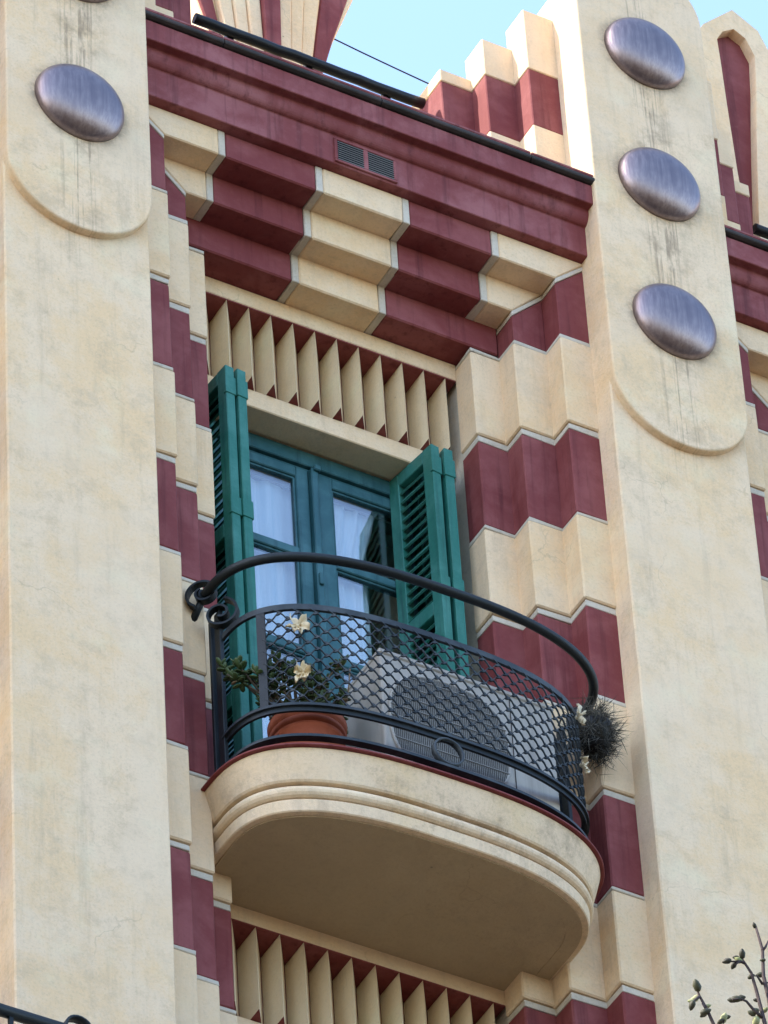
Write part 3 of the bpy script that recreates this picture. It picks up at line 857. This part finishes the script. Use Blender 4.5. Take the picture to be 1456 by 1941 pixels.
# ------------------------------------------------------------------ potted jade plant
PT = empty('flower_pot', (-.365, .025, TOP)); tag(PT, 'terracotta flower pot with ribbed rim holding a leafy jade plant', 'potted plant')
part(MB().lathe([(.098, 0), (.104, .01), (.126, .155), (.130, .158), (.134, .176), (.126, .180), (.127, .184), (.136, .187), (.138, .206), (.129, .210), (.130, .214), (.140, .218), (.143, .250), (.124, .252), (.118, .225), (.01, .222)], k=48), 'pot', TERRA, PT)
part(MB().lathe([(.12, -.0), (.15, .004), (.155, .026), (.147, .026), (.14, .012), (.02, .011)], k=40), 'saucer', TERRA, PT)
rnd = random.Random(11)
stems = MB(); leaves = MB()
tips = [(-.70, .04, -1.015), (-.655, .02, -1.00), (-.62, .05, -.985), (-.60, -.02, -1.05), (-.51, -.03, -.96), (-.50, .06, -1.02), (-.46, -.06, -1.00), (-.41, .02, -.95), (-.36, -.05, -1.01),
        (-.335, .03, -.90), (-.30, -.02, -.98), (-.27, .05, -.93), (-.23, -.03, -1.03), (-.20, .03, -.96), (-.43, -.08, -1.10), (-.34, -.09, -1.12), (-.26, -.07, -1.13), (-.50, .0, -1.13), (-.56, .03, -1.12), (-.21, .05, -1.12), (-.39, .08, -1.06), (-.30, .10, -1.05), (-.47, .10, -1.08),
        (-.68, .03, -1.06), (-.545, -.02, -1.00), (-.44, .04, -.90), (-.25, -.06, -.90), (-.40, -.05, -1.04), (-.33, .06, -1.00), (-.55, -.03, -1.08), (-.48, -.08, -1.05), (-.42, .0, -1.12),
        (-.38, -.10, -1.16), (-.29, -.05, -1.18), (-.45, -.03, -1.17), (-.22, .0, -1.19)]
for tp in tips:
    base = Vector((-.365 + rnd.uniform(-.05, .05), .025 + rnd.uniform(-.05, .05), TOP + .225)); tp = Vector(tp)
    mid = base.lerp(tp, .55) + Vector((rnd.uniform(-.03, .03), rnd.uniform(-.03, .03), -.02))
    pth = [base, base.lerp(mid, .5) + Vector((0, 0, .02)), mid, mid.lerp(tp, .6) + Vector((0, 0, .01)), tp]
    stems.tube([v - PT.location for v in pth], .006, 6, scale=[1.3, 1.1, .9, .7, .5])
    for k in range(20):
        a = k * 2.4 + rnd.uniform(-.3, .3); el = R_(-30 + 105 * k / 20 + rnd.uniform(-18, 18))
        dv = Vector((math.cos(a) * math.cos(el), math.sin(a) * math.cos(el), math.sin(el)))
        back = (1 - k / 20) * .065 + rnd.uniform(-.006, .006)
        c0 = tp + (mid - tp).normalized() * back
        ln = rnd.uniform(.011, .021); sv = dv.cross(Vector((0, 0, 1)));
        if sv.length < .1: sv = Vector((1, 0, 0))
        sv.normalize(); nv = sv.cross(dv)
        leaves.blob(c0 + dv * ln * 1.05 - PT.location, (sv * ln * .58, nv * ln * .16, dv * ln), 1 if rnd.random() < .04 else 0, 6, 4)
part(stems, 'stems', STEM, PT); o = part(leaves, 'leaves', [LEAF, LEAFO], PT); struct(o, 'stuff')
# thin dry stalk
part(MB().tube([Vector((-.235, .0, -1.15)) - PT.location, Vector((-.21, -.02, -.98)) - PT.location, Vector((-.20, -.02, -.88)) - PT.location], .003, 5), 'dry_stalk', LEAFO, PT)

# ------------------------------------------------------------------ dark spiky plant at the right end
SPc = Vector((.870, .045, -.690))
SP = empty('spiky_plant', SPc); tag(SP, 'dark spiky dried plant in a small black pot hung outside the railing', 'hanging plant')
part(MB().lathe([(.045, -.12), (.062, -.02), (.068, 0), (.058, 0), (.05, -.02), (.01, -.025)], k=24), 'pot', BLACK, SP)
part(MB().tube([(0, 0, -.01), (-.06, .0, .03), (-.12, .02, .03), (-.135, .03, -.02)], .004, 6), 'hook', IRON, SP)
nd = MB()
for k in range(3200):
    d = Vector((rnd.gauss(0, 1), rnd.gauss(0, 1), rnd.gauss(0, 1))).normalized()
    o0 = Vector((rnd.gauss(0, .030), rnd.gauss(0, .03), rnd.gauss(-.03, .05)))
    L = rnd.uniform(.045, .095); bend = Vector((rnd.uniform(-.3, .3), rnd.uniform(-.3, .3), rnd.uniform(-.35, .35)))
    p0, p1, p2 = o0, o0 + d * L * .55, o0 + d * L * .8 + (d + bend).normalized() * L * .3
    sv = d.cross(Vector((rnd.uniform(-1, 1), rnd.uniform(-1, 1), rnd.uniform(-1, 1)))).normalized() * rnd.uniform(.0007, .0015)
    b = len(nd.v); nd.v += [tuple(p0 - sv), tuple(p0 + sv), tuple(p1 + sv * .8), tuple(p1 - sv * .8), tuple(p2)]
    nd.face((b, b + 1, b + 2, b + 3)); nd.face((b + 3, b + 2, b + 4))
o = part(nd, 'needles', SPIKY, SP); struct(o, 'stuff')

# ------------------------------------------------------------------ lower balcony of the neighbouring bay (only the rail's end shows)
LB = sub('lower_balcony')
zr = -3.745; yr = -.845; xe = -1.79
part(MB().tube([(-3.6, yr, zr), (-2.6, yr, zr), (xe, yr, zr)], .021, 12), 'handrail', IRON, LB)
pts = []
for i in range(22):
    a = R_(-95 + i * 17); r = .060 - .0012 * i
    pts.append((xe - .005 + .045 + r * math.cos(a) - .03, yr, zr + .012 + r * math.sin(a)))
part(MB().sweep(pts, [(-.0035, -.017), (.0035, -.017), (.0035, .017), (-.0035, .017)], sm=True, up=(0, 1, 0)), 'scroll', IRON, LB)
part(cbox(-3.7, -1.72, -.95, .14, -4.9, -4.63), 'slab', MOLD, LB, .01)
for i in range(13): part(cbox(-3.55 + i * .14 - .007, -3.55 + i * .14 + .007, yr - .007, yr + .007, -4.63, zr), 'baluster', IRON, LB)

# ------------------------------------------------------------------ cable over the roof
cb = MB(); cb.tube([(.28, .9, 3.737), (.473, .9, 3.712), (.60, .9, 3.6935), (.75, .9, 3.6745), (.892, .9, 3.658), (1.02, .9, 3.644), (1.15, .9, 3.632), (1.25, .62, 3.62)], .0036, 6)
o = cb.build('roof_cable', IRON); tag(o, 'thin cable strung between the crest fan and the stepped block', 'cable')

# ------------------------------------------------------------------ street tree, its top twigs reach the frame
TR = empty('street_tree', (.30, -2.35, GZ)); tag(TR, 'bare twigs with opening buds of a street tree below the balcony', 'tree')
tl = TR.location
def tp_(path, r0, r1, name, mat=BARK, k=8):
    n = len(path); return part(MB().tube([Vector(p) - tl for p in path], 1.0, k, scale=[r0 + (r1 - r0) * i / (n - 1) for i in range(n)]), name, mat, TR)
tp_([(.30, -2.35, GZ), (.33, -2.38, -15), (.26, -2.3, -11), (.38, -2.2, -8), (.30, -2.1, -5.6)], .16, .035, 'trunk', k=14)
for a, l in ((.5, 1.6), (2.2, 1.8), (3.9, 1.5), (5.4, 1.7)):
    z = -7.2 - .9 * a / 6
    tp_([(.36, -2.2, z - .8), (.36 + math.cos(a) * l * .4, -2.2 + math.sin(a) * l * .4, z - .1), (.36 + math.cos(a) * l * .75, -2.2 + math.sin(a) * l * .75, z + .45)], .04, .012, 'limb')
twigs = MB(); buds = MB(); cat = MB()
RV, UV = Vector(RIGHT), -Vector(DOWN); FV = Vector(FWD)
def px(u, v, y=-2.05):
    d = FV + RV * ((u - 728) / 12838.957) - UV * ((v - 970.5) / 12838.957)
    return CAM + d * ((y - CAM.y) / d.y)
TW = [([(1490, 2120), (1470, 2010), (1447, 1930), (1434, 1880), (1424, 1845), (1408, 1818)], .0072),
      ([(1490, 2120), (1478, 2010), (1456, 1890), (1447, 1850), (1445, 1800), (1432, 1755)], .0078),
      ([(1445, 1802), (1451, 1795), (1458, 1783)], .0045),
      ([(1490, 2120), (1400, 2020), (1355, 1945), (1340, 1915), (1326, 1888), (1320, 1870)], .0062),
      ([(1447, 1930), (1430, 1916), (1414, 1898), (1402, 1893), (1390, 1895)], .0046),
      ([(1412, 1826), (1400, 1822), (1382, 1823)], .004), ([(1404, 1822), (1392, 1829)], .0035), ([(1326, 1889), (1318, 1896), (1312, 1903)], .004), ([(1332, 1902), (1338, 1915)], .0035), ([(1446, 1866), (1436, 1850), (1426, 1850)], .0035),
      ([(1490, 2120), (1420, 2010), (1372, 1950), (1372, 1935)], .005),
      ([(.0, .0)], 0)]
def bud_mb(c, a_, b_, d_):
    mbx = MB(); rings = ((-1, .3), (-.75, .78), (-.35, 1.0), (.15, 1.0), (.55, .78), (.85, .42), (1.05, .08)); k = 8
    for t_, w_ in rings:
        for j in range(k):
            q = 2 * math.pi * j / k; e = w_ * rnd.uniform(.88, 1.1)
            mbx.v.append(tuple(c + d_ * t_ + a_ * e * math.cos(q) + b_ * e * math.sin(q)))
    for i in range(len(rings) - 1):
        for j in range(k):
            j2 = (j + 1) % k; mbx.face((i * k + j, i * k + j2, i * k + k + j2, i * k + k + j), 0, True)
    mbx.face(list(range(k))[::-1]); mbx.face([(len(rings) - 1) * k + j for j in range(k)])
    return mbx
def bud(u, v, r, ang, mat=0, asp=1.6):
    c = px(u, v, -2.05 + rnd.uniform(-.02, .02)) - tl
    dv = (RV * math.cos(ang) + UV * math.sin(ang)); sv = RV * -math.sin(ang) + UV * math.cos(ang)
    part(bud_mb(c, sv * r * .82, FV * r * .82, dv * r * asp * .85), 'bud', BUD if mat == 0 else PETAL, TR)
for pth, r in TW:
    if r == 0: continue
    ps = [px(u + (rnd.uniform(-1.5, 1.5) if i else 0), v) - tl for i, (u, v) in enumerate(pth)]
    n = len(ps); twigs.tube(ps, r, 7, scale=[1.25 - .75 * i / (n - 1) for i in range(n)])
twigs.tube([Vector((.30, -2.1, -5.6)) - tl, Vector((.28, -2.08, -4.9)) - tl, px(1490, 2120) - tl], .012, 7)
for u, v, r, a, mt in ((1407, 1808, .012, 1.6, 0), (1378, 1822, .011, 3.4, 0), (1391, 1830, .010, 4.2, 0), (1400, 1820, .010, 2.6, 1), (1395, 1815, .008, 3.0, 0),
                    (1321, 1868, .015, 1.9, 0), (1312, 1906, .012, 4.4, 0), (1318, 1893, .012, .6, 1), (1310, 1898, .008, 3, 1), (1338, 1918, .013, .4, 0), (1342, 1907, .008, .3, 1), (1334, 1923, .010, 3.8, 0),
                    (1394, 1894, .013, 3.2, 0), (1404, 1892, .012, .2, 0), (1387, 1896, .010, 3.0, 0), (1372, 1930, .013, 1.2, 1), (1378, 1928, .009, .2, 0), (1367, 1936, .010, 3.7, 0), (1430, 1918, .012, 3.6, 0), (1425, 1921, .010, 2.6, 0), (1433, 1938, .014, 4.6, 1), (1440, 1926, .010, .8, 1),
                    (1430, 1754, .0075, 1.9, 0), (1446, 1820, .007, 3.2, 0), (1441, 1848, .010, 3.1, 0), (1451, 1864, .007, .3, 0), (1424, 1851, .009, .5, 0), (1433, 1896, .007, 2.9, 0), (1450, 1915, .009, .8, 1)):
    bud(u, v, r, a, mt)
part(twigs, 'twigs', BARK, TR)
